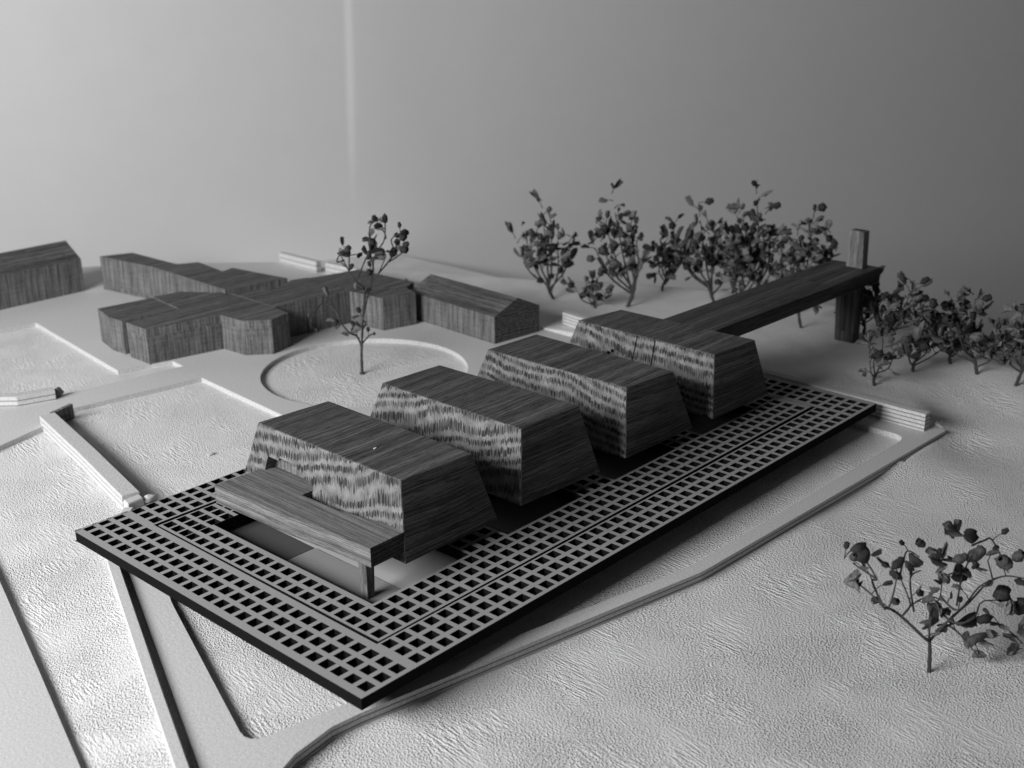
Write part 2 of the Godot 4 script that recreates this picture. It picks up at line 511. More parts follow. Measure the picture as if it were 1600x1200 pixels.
func build_walls() -> void:
	layered_wall("retaining_wall", "long layered plywood wall behind the far end of the grid deck", pts([55.6, -8.2, 53.9, 6.0, 53.2, 16.0, 53.0, 23.0, 52.85, 30.2]), 0.75, -2.2, -0.3, 6)
	layered_wall("garden_wall", "pale plywood wall running from the deck corner to the small dark return", pts([9.15, -22.6, 7.4, -13.5, 5.45, -4.3]), 1.2, -2.15, -0.9, 3)
	var stub := obj("wall_return", solid([Vector3(9.55, -2.1, -22.5), Vector3(11.6, -2.1, -23.0), Vector3(11.55, -2.1, -23.35), Vector3(9.5, -2.1, -22.9), Vector3(9.55, -0.95, -22.5), Vector3(11.6, -0.85, -23.0), Vector3(11.55, -0.85, -23.35), Vector3(9.5, -0.95, -22.9)], 0, M.house_side, M.house_side, 0.03), self)
	tag(stub, "short dark return board at the upper end of the pale plywood wall", "board")
	var e1 := obj("plaster_offcut", solid([Vector3(4.6, -2.1, -3.3), Vector3(6.0, -2.1, -3.5), Vector3(6.1, -2.1, -4.35), Vector3(4.8, -2.1, -4.3), Vector3(4.6, -1.05, -3.3), Vector3(5.9, -1.1, -3.5), Vector3(6.1, -1.12, -4.3), Vector3(4.8, -1.1, -4.25)], 0, M.card, M.card, 0.08), self)
	tag(e1, "broken white end piece of the plywood wall against the deck edge", "offcut")
	var e2 := obj("glue_lump", crumb(3, Vector3(0.55, 0.24, 0.3)), self, M.ply_pale)
	e2.position = Vector3(6.5, -1.4, -3.7) * U
	tag(e2, "shiny pale lump of dried glue at the deck edge", "glue lump")
	layered_wall("yard_wall", "thick bent white wall at the left edge of the picture", pts([3.0, -36.5, 8.9, -29.3, 9.6, -28.5, 12.4, -27.6]), 1.0, -2.1, -0.85, 3)
	var e4 := obj("grit", crumb(29, Vector3(0.28, 0.13, 0.2)), self, M.house_side)
	e4.position = Vector3(24.6, -2.62, 33.6) * U
	tag(e4, "small dark grit stuck in the plaster slope below the street bend", "grit")
	var e5 := obj("plaster_flake", crumb(31, Vector3(0.34, 0.07, 0.13)), self, M.card)
	e5.position = Vector3(14.5, -2.0, -8.2) * U
	tag(e5, "small raised white flake in the plaster yard behind the deck", "flake")
	var e3 := obj("plaster_crumb", crumb(9, Vector3(0.5, 0.42, 0.45)), self, M.house_side)
	e3.position = Vector3(12.7, -1.35, -27.7) * U
	tag(e3, "dark torn crumb at the end of the bent white wall", "crumb")
	layered_wall("boundary_wall", "white wall standing far back above the low houses, left piece", pts([53.0, -49.6, 53.1, -42.9]), 0.7, -2.2, -0.45, 3)
	layered_wall("boundary_wall", "white wall far back beside the gap, piece nearest the barn", pts([53.9, -42.3, 54.3, -36.0, 54.6, -30.0]), 0.7, -2.2, -0.6, 3)

# ---------------------------------------------------------------- the deck
func holed(s_top: SurfaceTool, s_wall: SurfaceTool, x0: float, x1: float, z0: float, z1: float, cx: Array, cz: Array, w: float, y0: float, y1: float, outer: String) -> void:
	var xs := [x0]
	for c in cx: xs.append_array([c - w / 2, c + w / 2])
	xs.append(x1)
	var zs := [z0]
	for c in cz: zs.append_array([c - w / 2, c + w / 2])
	zs.append(z1)
	for j in zs.size() - 1:
		if j % 2 == 0:   # a whole bar across
			quad(s_top, Vector3(x0, y1, zs[j + 1]), Vector3(x1, y1, zs[j + 1]), Vector3(x1, y1, zs[j]), Vector3(x0, y1, zs[j]))
			quad(s_wall, Vector3(x0, y0, zs[j]), Vector3(x1, y0, zs[j]), Vector3(x1, y0, zs[j + 1]), Vector3(x0, y0, zs[j + 1]))
			continue
		for i in xs.size() - 1:
			var a: float = xs[i]
			var b: float = xs[i + 1]
			var c: float = zs[j]
			var d: float = zs[j + 1]
			if i % 2 == 0:
				quad(s_top, Vector3(a, y1, d), Vector3(b, y1, d), Vector3(b, y1, c), Vector3(a, y1, c))
				quad(s_wall, Vector3(a, y0, c), Vector3(b, y0, c), Vector3(b, y0, d), Vector3(a, y0, d))
			else:   # burnt walls of one hole, a little wider at the top where the beam went in
				var g := 0.03
				var t := [Vector3(a, y1, d), Vector3(b, y1, d), Vector3(b, y1, c), Vector3(a, y1, c)]
				var l := [Vector3(a + g, y0, d - g), Vector3(b - g, y0, d - g), Vector3(b - g, y0, c + g), Vector3(a + g, y0, c + g)]
				for k in 4: quad(s_wall, l[(k + 1) % 4], l[k], t[k], t[(k + 1) % 4])
	var e := {"w": [Vector3(x0, y0, z0), Vector3(x0, y0, z1)], "e": [Vector3(x1, y0, z1), Vector3(x1, y0, z0)], "s": [Vector3(x0, y0, z1), Vector3(x1, y0, z1)], "n": [Vector3(x1, y0, z0), Vector3(x0, y0, z0)]}
	for k in outer:
		var up := Vector3(0, y1 - y0, 0)
		quad(s_wall, e[k][0], e[k][1], e[k][1] + up, e[k][0] + up)

func spread(a: float, n: int, pitch := 1.0) -> Array:
	var r := []
	for k in n: r.append(a + k * pitch + rng.randf_range(-0.018, 0.018))
	return r

func build_deck() -> void:
	rng.seed = 5
	var deck := thing("grid_deck", "large dark-edged grid deck of laser-cut board under the four oak blocks", "deck")
	var hole := 0.69
	var a := st_new()
	var b := st_new()
	holed(a, b, -0.8, 2.95, -0.15, 26.62, [0.05, 1.08, 2.11], spread(0.0, 27), hole, -0.66, 0.0, "wens")
	holed(a, b, 47.75, 51.5, -0.15, 26.62, [48.57, 49.57, 50.57], spread(0.0, 27), hole, -0.66, 0.0, "wens")
	holed(a, b, 2.95, 47.75, -0.15, 2.68, spread(3.42, 45, 0.9995), spread(0.15, 3), hole, -0.66, 0.0, "ns")
	holed(a, b, 2.95, 47.75, 23.52, 26.62, spread(3.42, 45, 0.9995), spread(24.0, 3), hole, -0.66, 0.0, "ns")
	obj("rim", joined([[a, M.mdf], [b, M.burnt]]), deck)
	a = st_new()
	b = st_new()
	holed(a, b, 3.06, 47.6, 3.0, 5.5, spread(3.62, 44), spread(3.45, 3, 0.85), hole, -0.66, 0.0, "wens")
	holed(a, b, 3.06, 47.6, 20.3, 23.40, spread(3.62, 44), spread(20.85, 3), hole, -0.66, 0.0, "wens")
	holed(a, b, 3.06, 5.4, 5.5, 20.3, [3.62, 4.66], spread(5.9, 15), hole, -0.66, 0.0, "we")
	for x in [13.0, 23.6, 34.0]:
		holed(a, b, x, x + 3.4, 5.5, 20.3, [x + 0.6, x + 1.7, x + 2.8], spread(5.9, 15), hole, -0.66, 0.0, "we")
	holed(a, b, 44.4, 47.6, 5.5, 20.3, [45.0, 46.0, 47.0], spread(5.9, 15), hole, -0.66, 0.0, "we")
	var panel := obj("inner_panel", joined([[a, M.mdf], [b, M.burnt]]), deck)
	panel.rotation.y = 0.0045   # the cut-out sits a little askew, its gap widens towards the far end
	var floor_ := thing("court_floor", "flat boards laid as the court floor below the deck openings", "floor boards")
	var y0 := -1.2
	var y1 := -0.98
	obj("board", solid(box8(3.6, 8.78, y0, y1, 3.5, 11.14), 0, M.board_grey, M.board_grey, 0.03), floor_)
	obj("board", solid(box8(3.6, 8.80, y0, y1 + 0.02, 11.2, 23.0), 0, M.board_mid, M.board_mid, 0.03), floor_)
	obj("board", solid(box8(8.88, 18.0, y0, y1 - 0.05, 3.5, 23.0), 0, M.board_pale, M.board_pale, 0.01), floor_)
	obj("board", solid(box8(18.06, 30.0, y0, y1, 3.5, 23.0), 0, M.board_mid, M.board_mid, 0.03), floor_)
	obj("board", solid(box8(30.06, 46.5, y0, y1 - 0.01, 3.5, 23.0), 0, M.board_mid, M.board_mid, 0.03), floor_)
	var bed := obj("deck_bearer", solid(box8(4.5, 46.0, -2.3, -1.21, 6.0, 20.0), 0, M.burnt, M.burnt, 0.03))
	tag(bed, "dark bearer in the shadow under the court floor", "bearer")

func build_blocks() -> void:
	# top corners (x, z): front-left, front-right, back-right, back-left; then the bottom ones
	var rows := [
		{"t": [8.8, 19.35, 14.1, 19.7, 14.2, 6.6, 8.9, 6.2], "b": [8.55, 19.75, 16.17, 19.75, 16.1, 4.0, 8.7, 3.9], "e": "end_0", "s": Vector2(-3.6, 4.7), "o": 1.0, "k": -0.27,
			"r": [[0.125, 0.37, 0.20, 0.60, 0.8], [0.20, 0.37, 0.29, 0.64, 0.8], [0.29, 0.37, 0.33, 0.62, 0.8], [0.33, 0.37, 0.36, 0.58, 0.8], [0.36, 0.37, 0.39, 0.54, 0.8], [0.39, 0.37, 0.42, 0.50, 0.8], [0.42, 0.37, 0.45, 0.46, 0.8]], "l": "oak block nearest the viewer, carved by the low canopy beam"},
		{"t": [18.8, 19.35, 24.15, 19.45, 23.9, 7.0, 18.8, 6.7], "b": [18.42, 19.6, 25.7, 20.05, 25.5, 4.4, 18.5, 4.3], "e": "end_1", "s": Vector2(-1.6, 4.2), "o": -3.5, "k": -0.24, "r": [], "l": "oak block second from the canopy beam, with wavy pale growth bands"},
		{"t": [28.75, 19.75, 33.4, 20.2, 33.6, 7.5, 28.6, 7.2], "b": [28.5, 20.0, 36.1, 20.2, 35.8, 5.0, 28.3, 4.9], "e": "end_2", "s": Vector2(-3.6, 0.2), "o": 2.6, "k": 0.10, "r": [], "l": "oak block second from the bridge, between two other oak blocks"},
		{"t": [38.25, 20.3, 43.0, 20.7, 42.85, 8.4, 38.4, 7.6], "b": [38.35, 20.4, 45.6, 20.6, 45.2, 5.6, 38.3, 5.5], "e": "end_3", "s": Vector2(-4.6, 1.6), "o": -2.2, "k": 0.06,
			"r": [[0.455, 0.45, 0.463, 1.0, 0.3], [0.585, 0.45, 0.594, 1.0, 0.3], [0.30, 0.55, 0.355, 0.68, 0.35], [0.275, 0.55, 0.30, 0.63, 0.35]], "l": "oak block that the long bridge beam grows out of"}]
	for r in rows:
		var root := thing("oak_block", r.l, "wood block", Vector3.ZERO, "row of four oak blocks")
		var v := []
		for k in 4: v.append(Vector3(r.b[k * 2], 1.0, r.b[k * 2 + 1]))
		for k in 4: v.append(Vector3(r.t[k * 2], 6.0, r.t[k * 2 + 1]))
		obj("body", solid(v, 0, M.oak, M[r.e], 0.045, Vector2(0.8 - r.b[0], r.o), r.k, r.s, r.r, M.niche), root)
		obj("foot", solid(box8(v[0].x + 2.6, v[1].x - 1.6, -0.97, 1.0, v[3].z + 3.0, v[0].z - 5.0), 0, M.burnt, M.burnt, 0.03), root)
	var chip := obj("paint_chip", crumb(17, Vector3(0.16, 0.04, 0.07)), self, M.card)
	chip.position = Vector3(10.9, 6.03, 14.9) * U
	tag(chip, "tiny white chip lying on top of the nearest oak block", "chip")

func build_beams() -> void:
	var c := thing("canopy", "low rough oak canopy beam with a side wing in front of the nearest block", "canopy beam")
	# the beam as one L-shaped plank with a rough sawn edge
	var out := PackedVector2Array([Vector2(5.35, 6.2), Vector2(5.5, 9.6), Vector2(5.62, 13.0), Vector2(5.95, 16.4), Vector2(6.1, 19.65), Vector2(8.9, 19.6), Vector2(8.5, 17.2), Vector2(8.02, 14.6), Vector2(7.95, 11.4), Vector2(9.95, 11.4), Vector2(9.95, 7.6), Vector2(9.0, 6.4)])
	obj("plank", plank(out, 1.75, 3.0), c)
	obj("post", solid([Vector3(6.72, -0.97, 18.45), Vector3(7.28, -0.97, 18.45), Vector3(7.28, -0.97, 17.9), Vector3(6.72, -0.97, 17.9), Vector3(6.6, 1.75, 18.55), Vector3(7.3, 1.75, 18.55), Vector3(7.3, 1.75, 17.85), Vector3(6.6, 1.75, 17.85)], 1, M.beam, M.beam, 0.04), c)
	var b := thing("bridge", "long dark bridge beam from the last oak block over the plaster hill to a pier", "bridge")
	obj("girder", solid([Vector3(42.4, 4.75, 17.2), Vector3(68.1, 4.75, 18.0), Vector3(67.9, 4.75, 13.3), Vector3(42.7, 4.75, 12.4), Vector3(42.4, 5.985, 17.2), Vector3(68.3, 5.985, 18.0), Vector3(68.0, 5.985, 13.3), Vector3(42.7, 5.985, 12.4)], 0, M.bridge, M.beam_end, 0.05), b)
	obj("pier", solid([Vector3(66.5, -1.6, 16.7), Vector3(67.5, -1.6, 16.8), Vector3(67.5, -1.6, 15.0), Vector3(66.5, -1.6, 14.9), Vector3(66.4, 4.75, 16.8), Vector3(67.5, 4.75, 16.9), Vector3(67.5, 4.75, 14.7), Vector3(66.4, 4.75, 14.6)], 1, M.bridge, M.bridge, 0.05), b)
	var t := obj("tower", solid([Vector3(66.5, 5.99, 17.0), Vector3(67.3, 5.99, 17.1), Vector3(67.3, 5.99, 15.5), Vector3(66.5, 5.99, 15.4), Vector3(66.5, 9.35, 16.85), Vector3(67.4, 9.35, 17.0), Vector3(67.4, 9.35, 15.6), Vector3(66.5, 9.35, 15.5)], 1, M.tower, M.house_top, 0.05), self)
	tag(t, "small upright wooden block standing on the far end of the bridge", "tower block")

func plank(out: PackedVector2Array, y0: float, y1: float) -> ArrayMesh:
	# finely divided outline so the sawn lower edge can wander
	var ring := PackedVector2Array()
	for k in out.size():
		var a := out[k]
		var b := out[(k + 1) % out.size()]
		var n := maxi(1, int(a.distance_to(b) / 0.5))
		for i in n: ring.append(a.lerp(b, i / float(n)))
	var s_top := st_new()
	var s_side := st_new()
	var s_end := st_new()
	var top := PackedVector2Array(Geometry2D.offset_polygon(ring, -0.05)[0])
	for e in [[ring, y0, false], [ring, y1 - 0.04, true]]:
		var ix := Geometry2D.triangulate_polygon(e[0])
		for k in range(0, ix.size(), 3):
			var p := []
			for i in 3: p.append(Vector3(e[0][ix[k + i]].x, e[1], e[0][ix[k + i]].y))
			if ((p[1] - p[0]).cross(p[2] - p[0]).y > 0) != e[2]:
				p.reverse()
			var w := []
			for i in 3: w.append(Vector2(p[i].z, p[i].x))
			tri(s_top, p[0], p[1], p[2], w[0], w[1], w[2])
	var run := 0.0
	var cw := Geometry2D.is_polygon_clockwise(ring)
	for k in ring.size():
		var a := ring[k]
		var b := ring[(k + 1) % ring.size()]
		var l := a.distance_to(b)
		var q := [Vector3(a.x, y0, a.y), Vector3(b.x, y0, b.y), Vector3(b.x, y1 - 0.04, b.y), Vector3(a.x, y1 - 0.04, a.y)]
		var w := [Vector2(run, y0), Vector2(run + l, y0), Vector2(run + l, y1), Vector2(run, y1)]
		var s := s_end if absf(b.y - a.y) < absf(b.x - a.x) * 0.8 else s_side
		if cw: quad(s, q[1], q[0], q[3], q[2], w[1], w[0], w[3], w[2])
		else: quad(s, q[0], q[1], q[2], q[3], w[0], w[1], w[2], w[3])
		run += l
	return joined([[s_top, M.beam_top], [s_side, M.beam], [s_end, M.beam_end]])

func build_houses() -> void:
	var h := thing("house_row", "long cluster of joined flat-roofed wooden houses left of the round lawn", "houses")
	obj("west_wing", slab(pts([23.2, -38.7, 22.4, -35.3, 22.5, -33.3, 28.0, -32.6, 28.6, -38.0]), -1.75, 1.52, M.house_top, M.house_side, [], Vector2(3.3, 41.2)), h)
	obj("front_wing", slab(pts([23.5, -32.45, 22.4, -32.3, 22.4, -29.1, 29.4, -27.7, 29.6, -24.6, 31.5, -22.9, 33.9, -23.5, 34.2, -26.0, 34.3, -33.6, 31.5, -37.6, 28.7, -38.0, 28.1, -32.5]), -1.75, 1.60, M.house_top, M.house_side, [], Vector2(1.3, 39.2)), h)
	obj("middle_wing", slab(pts([34.25, -26.0, 42.45, -24.9, 43.0, -31.9, 41.2, -32.4, 38.0, -31.0, 34.35, -33.5]), -1.75, 1.64, M.house_top, M.house_side, [], Vector2(7.3, 36.2)), h)
	obj("east_wing", slab(pts([42.5, -24.85, 42.9, -20.5, 46.4, -19.6, 47.0, -21.6, 49.0, -22.6, 48.6, -30.6, 43.05, -31.9]), -1.75, 1.56, M.house_top, M.house_side, [], Vector2(2.3, 33.7)), h)
	obj("back_wing", slab(pts([33.1, -55.3, 36.3, -54.0, 36.6, -45.8, 38.6, -44.8, 38.0, -39.6, 39.5, -40.0, 40.6, -32.2, 34.0, -33.5, 34.3, -46.8]), -1.75, 2.0, M.house_top, M.house_side, [], Vector2(5.3, 57.2)), h)
	var g := thing("gabled_house", "tall wooden house with a sloping roof at the left edge of the picture", "house")
	gabled(g, Vector3(31.4, 0, -56.3), Vector3(6.0, 0, -56.3), Vector3(0, 0, -5.6), -1.75, 1.9, 3.5, 0.5)
	var b := thing("barn", "pitched-roof wooden barn right of the joined houses", "barn")
	gabled(b, Vector3(46.8, 0, -9.4), Vector3(47.6, 0, -22.0), Vector3(5.7, 0, 0.55), -1.75, 0.95, 2.2, 0.52)

# a gabled block: a -> b runs along the eaves, d across to the other eaves
func gabled(root: Node3D, a: Vector3, b: Vector3, d: Vector3, y0: float, ye: float, yr: float, at: float) -> void:
	var up := func(p: Vector3, y: float): return Vector3(p.x, y, p.z)
	var s := st_new()
	var s2 := st_new()
	var e := st_new()
	var c: Vector3 = a + d
	var f: Vector3 = b + d
	var ra: Vector3 = up.call(a + d * at, yr)
	var rb: Vector3 = up.call(b + d * at, yr)
	var l := a.distance_to(b)
	var w := d.length()
	var flip := (b - a).cross(Vector3.UP).dot(d) > 0   # outward order
	var add := func(t: SurfaceTool, q: Array, uv: Array):
		if flip:
			quad(t, q[1], q[0], q[3], q[2], uv[1], uv[0], uv[3], uv[2])
		else:
			quad(t, q[0], q[1], q[2], q[3], uv[0], uv[1], uv[2], uv[3])
	add.call(s, [up.call(b, y0), up.call(a, y0), up.call(a, ye), up.call(b, ye)], [Vector2(l, 0), Vector2.ZERO, Vector2(0, ye - y0), Vector2(l, ye - y0)])
	add.call(s, [up.call(c, y0), up.call(f, y0), up.call(f, ye), up.call(c, ye)], [Vector2.ZERO, Vector2(l, 0), Vector2(l, ye - y0), Vector2(0, ye - y0)])
	add.call(s2, [up.call(b, ye), up.call(a, ye), ra, rb], [Vector2(l, 0), Vector2.ZERO, Vector2(0, 3.2), Vector2(l, 3.2)])
	add.call(s2, [up.call(c, ye), up.call(f, ye), rb, ra], [Vector2.ZERO, Vector2(l, 0), Vector2(l, 3.2), Vector2(0, 3.2)])
	add.call(e, [up.call(a, y0), up.call(c, y0), up.call(c, ye), up.call(a, ye)], [Vector2.ZERO, Vector2(w, 0), Vector2(w, ye - y0), Vector2(0, ye - y0)])
	add.call(e, [up.call(f, y0), up.call(b, y0), up.call(b, ye), up.call(f, ye)], [Vector2(w, 0), Vector2.ZERO, Vector2(0, ye - y0), Vector2(w, ye - y0)])
	for g in [[up.call(a, ye), up.call(c, ye), ra], [up.call(f, ye), up.call(b, ye), rb]]:
		var p: Array = g
		if flip: p = [g[1], g[0], g[2]]
		tri(e, p[0], p[1], p[2], Vector2(0, ye - y0), Vector2(w, ye - y0), Vector2(w * at, yr - y0))
	obj("walls", joined([[s, M.house_side], [e, M.house_end]]), root)
	obj("roof", joined([[s2, M.house_top]]), root)

# ---------------------------------------------------------------- dried sprigs
func crumb(seed_: int, r: Vector3) -> ArrayMesh:
	var s := SurfaceTool.new()
	s.begin(Mesh.PRIMITIVE_TRIANGLES)
	s.set_smooth_group(0)
	var n := noise(seed_, 0.9, 2)
	var rings := 7
	var sides := 9
	for i in rings + 1:
		for k in sides:
			var th := PI * i / rings
			var ph := TAU * k / sides
			var d := Vector3(sin(th) * cos(ph), cos(th), sin(th) * sin(ph))
			var q := d * (1.0 + 0.45 * n.get_noise_3dv(d * 1.6))
			s.set_uv(Vector2(ph, th))
			s.add_vertex(Vector3(q.x * r.x, q.y * r.y, q.z * r.z) * U)
	for i in rings:
		for k in sides:
			var a := i * sides + k
			var b := i * sides + (k + 1) % sides
			for t in [a, b, a + sides, b, b + sides, a + sides]: s.add_index(t)
	s.generate_normals()
	return s.commit()

# a dry petal: grows along +y, one unit long, cupped and curled
func petal(seed_: int, wide: float, cup: float, curl: float, tip: float) -> ArrayMesh:
	var s := SurfaceTool.new()
	s.begin(Mesh.PRIMITIVE_TRIANGLES)
	s.set_smooth_group(0)
	var n := noise(seed_, 1.4, 2)
	var rows := 8
	var cols := 6
	for i in rows + 1:
		var t := i / float(rows)
		var w := wide * (0.16 + 0.84 * pow(sin(PI * clampf(pow(t, 0.75) * tip, 0.0, 1.0)), 0.8))
		if i == rows: w *= 0.55
		for k in cols + 1:
			var u := k / float(cols) * 2.0 - 1.0
			var bent := cup * (u * u - 0.3) * w + curl * t * t
			var crease := 0.09 * n.get_noise_2d(u * 2.0 + 5.0, t * 3.0)
			var p := Vector3(u * w * 0.5 * (1.0 - 0.25 * absf(cup) * absf(u)), t * (1.0 - 0.12 * u * u) - 0.25 * absf(curl) * t * t + 0.05 * n.get_noise_2d(u * 4.0, 9.0) * t, bent + crease)
			s.set_uv(Vector2(u, t))
			s.add_vertex(p * U)
	for i in rows:
		for k in cols:
			var a := i * (cols + 1) + k
			for q in [a, a + cols + 1, a + 1, a + 1, a + cols + 1, a + cols + 2]: s.add_index(q)
	s.generate_normals()
	return s.commit()

func bud(seed_: int, fat: float) -> ArrayMesh:   # a closed flower head on its calyx, along +y
	var s := SurfaceTool.new()
	s.begin(Mesh.PRIMITIVE_TRIANGLES)
	s.set_smooth_group(0)
	var n := noise(seed_, 1.1, 2)
	var prof := [0.10, 0.26, 0.40, 0.47, 0.44, 0.36, 0.42, 0.16]
	var sides := 10
	for i in prof.size():
		for k in sides:
			var ph := TAU * k / sides
			var y := i / float(prof.size() - 1)
			var r: float = prof[i] * fat * (1.0 + 0.18 * sin(ph * 5.0) * y + 0.3 * n.get_noise_3d(cos(ph), y * 2.0, sin(ph)))
			s.set_uv(Vector2(ph, y))
			s.add_vertex(Vector3(cos(ph) * r, y + (0.08 * sin(ph * 5.0) if i > 5 else 0.0), sin(ph) * r) * U)
	for i in prof.size() - 1:
		for k in sides:
			var a := i * sides + k
			var b := i * sides + (k + 1) % sides
			for t in [a, a + sides, b, b, a + sides, b + sides]: s.add_index(t)
	s.generate_normals()
	return s.commit()

func smooth_line(p: Array, steps: int) -> Array:
	if p.size() < 3: return p
	var out := []
	for i in p.size() - 1:
		var a: Vector3 = p[maxi(i - 1, 0)]
		var d: Vector3 = p[mini(i + 2, p.size() - 1)]
		for k in steps: out.append((p[i] as Vector3).cubic_interpolate(p[i + 1], a, d, k / float(steps)))
	out.append(p[-1])
	return out

func tube(s: SurfaceTool, line: Array, r0: float, r1: float, sides := 6) -> void:
	var first := 0
	var rings := []
	var x := Vector3.RIGHT
	for i in line.size():
		var d: Vector3 = (line[mini(i + 1, line.size() - 1)] - line[maxi(i - 1, 0)]).normalized()
		if d.length() < 0.5: d = Vector3.UP
		x = (x - d * x.dot(d))
		x = x.normalized() if x.length() > 0.05 else d.cross(Vector3(0.3, 0.5, 0.8)).normalized()
		var y := d.cross(x)
		var r := lerpf(r0, r1, i / float(line.size() - 1)) * (1.0 + 0.12 * sin(i * 2.7))
		var ring := []
		for k in sides: ring.append(line[i] + (x * cos(TAU * k / sides) + y * sin(TAU * k / sides)) * r)
		rings.append(ring)
	for i in rings.size() - 1:
		for k in sides:
			var j := (k + 1) % sides
			quad(s, rings[i][k], rings[i][j], rings[i + 1][j], rings[i + 1][k])
	for k in range(1, sides - 1):
		tri(s, rings[-1][0], rings[-1][k], rings[-1][k + 1])
		tri(s, rings[0][0], rings[0][k + 1], rings[0][k])

func limb(root: Node3D, called: String, line: Array, r0: float, r1: float) -> void:
	var s := st_new()
	tube(s, smooth_line(line, 4), r0, r1)
	obj(called, joined([[s, M.stem]]), root)

func stick(root: Node3D, is_bud: bool, at: Vector3, dir: Vector3, size: float, tone: int) -> void:
	var o := MeshInstance3D.new()
	o.name = "bud" if is_bud else "leaf"
	o.mesh = bud_mesh[rng.randi() % bud_mesh.size()] if is_bud else leaf_mesh[rng.randi() % leaf_mesh.size()]
	o.material_override = M.bud if is_bud and tone < 0 else M.leaf[clampi(tone, 0, 3)]
	var y := dir.normalized()
	var x := y.cross(Vector3(rng.randf() - 0.5, rng.randf() - 0.5, rng.randf() - 0.5)).normalized()
	o.transform = Transform3D(Basis(x, y, x.cross(y)).scaled(Vector3.ONE * size), at * U)
	root.add_child(o, true)

# right and away from the viewer, for sprigs whose branches were traced from the side
const RT := Vector3(0.6755, 0, 0.7374)
const AW := Vector3(0.7344, 0, -0.6787)

func traced(called: String, label: String, base: Vector3, lines: Array, heads: Array, r: float, seed_: int, size: float, group := "") -> void:
	rng.seed = seed_
	var root := thing(called, label, "dried sprig", base, group)
	var deep := noise(seed_, 0.16, 2)
	var place := func(a: float, b: float) -> Vector3: return RT * a + Vector3.UP * b + AW * (deep.get_noise_2d(a * 3.0 + 11.0, b * 3.0) * 2.4 * smoothstep(1.5, 4.5, b))
	for k in lines.size():
		var l := []
		for i in range(0, lines[k].size(), 2): l.append(place.call(lines[k][i], lines[k][i + 1]))
		limb(root, "trunk" if k == 0 else "branch", l, r if k == 0 else r * (0.75 if k < 3 else 0.5), r * 0.7 if k == 0 else r * 0.26)
	for k in range(1, lines.size()):   # small side twigs
		var n: int = lines[k].size()
		for i in range(2 if k % 2 else 4, n, 4):
			var p: Vector3 = place.call(lines[k][i], lines[k][i + 1])
			var out := (RT * rng.randf_range(-1, 1) + AW * rng.randf_range(-1, 1) + Vector3.UP * rng.randf_range(-0.1, 1.0)).normalized()
			var tip := p + out * rng.randf_range(0.35, 0.8)
			limb(root, "twig", [p, p.lerp(tip, 0.5) + Vector3.UP * 0.08, tip], r * 0.26, r * 0.16)
			if rng.randf() < 0.45: stick(root, true, tip, out, size * 0.5, -1)
			else: stick(root, false, tip, out, size * rng.randf_range(0.55, 0.85), rng.randi() % 4)
	limb(root, "foot", [Vector3(0, -0.15, 0), Vector3(0, 0.1, 0)], r * 2.2, r * 1.4)
	for i in range(0, heads.size(), 4):   # right, up, kind (0 bud, 1 leaf), size
		var p: Vector3 = place.call(heads[i], heads[i + 1])
		var d := Vector3(rng.randf() - 0.5, rng.randf() * 0.9 - 0.25, rng.randf() - 0.5).normalized()
		var big: float = heads[i + 3] * size
		if heads[i + 2] == 0:
			stick(root, true, p - d * big * 0.5, d, big, -1 if rng.randf() < 0.7 else 0)
		else:
			stick(root, false, p - d * big * 0.5, d, big, rng.randi() % 3)
			stick(root, false, p - d * big * 0.4, d + Vector3(rng.randf() - 0.5, rng.randf() - 0.5, rng.randf() - 0.5) * 1.1, big * 0.9, rng.randi() % 4)

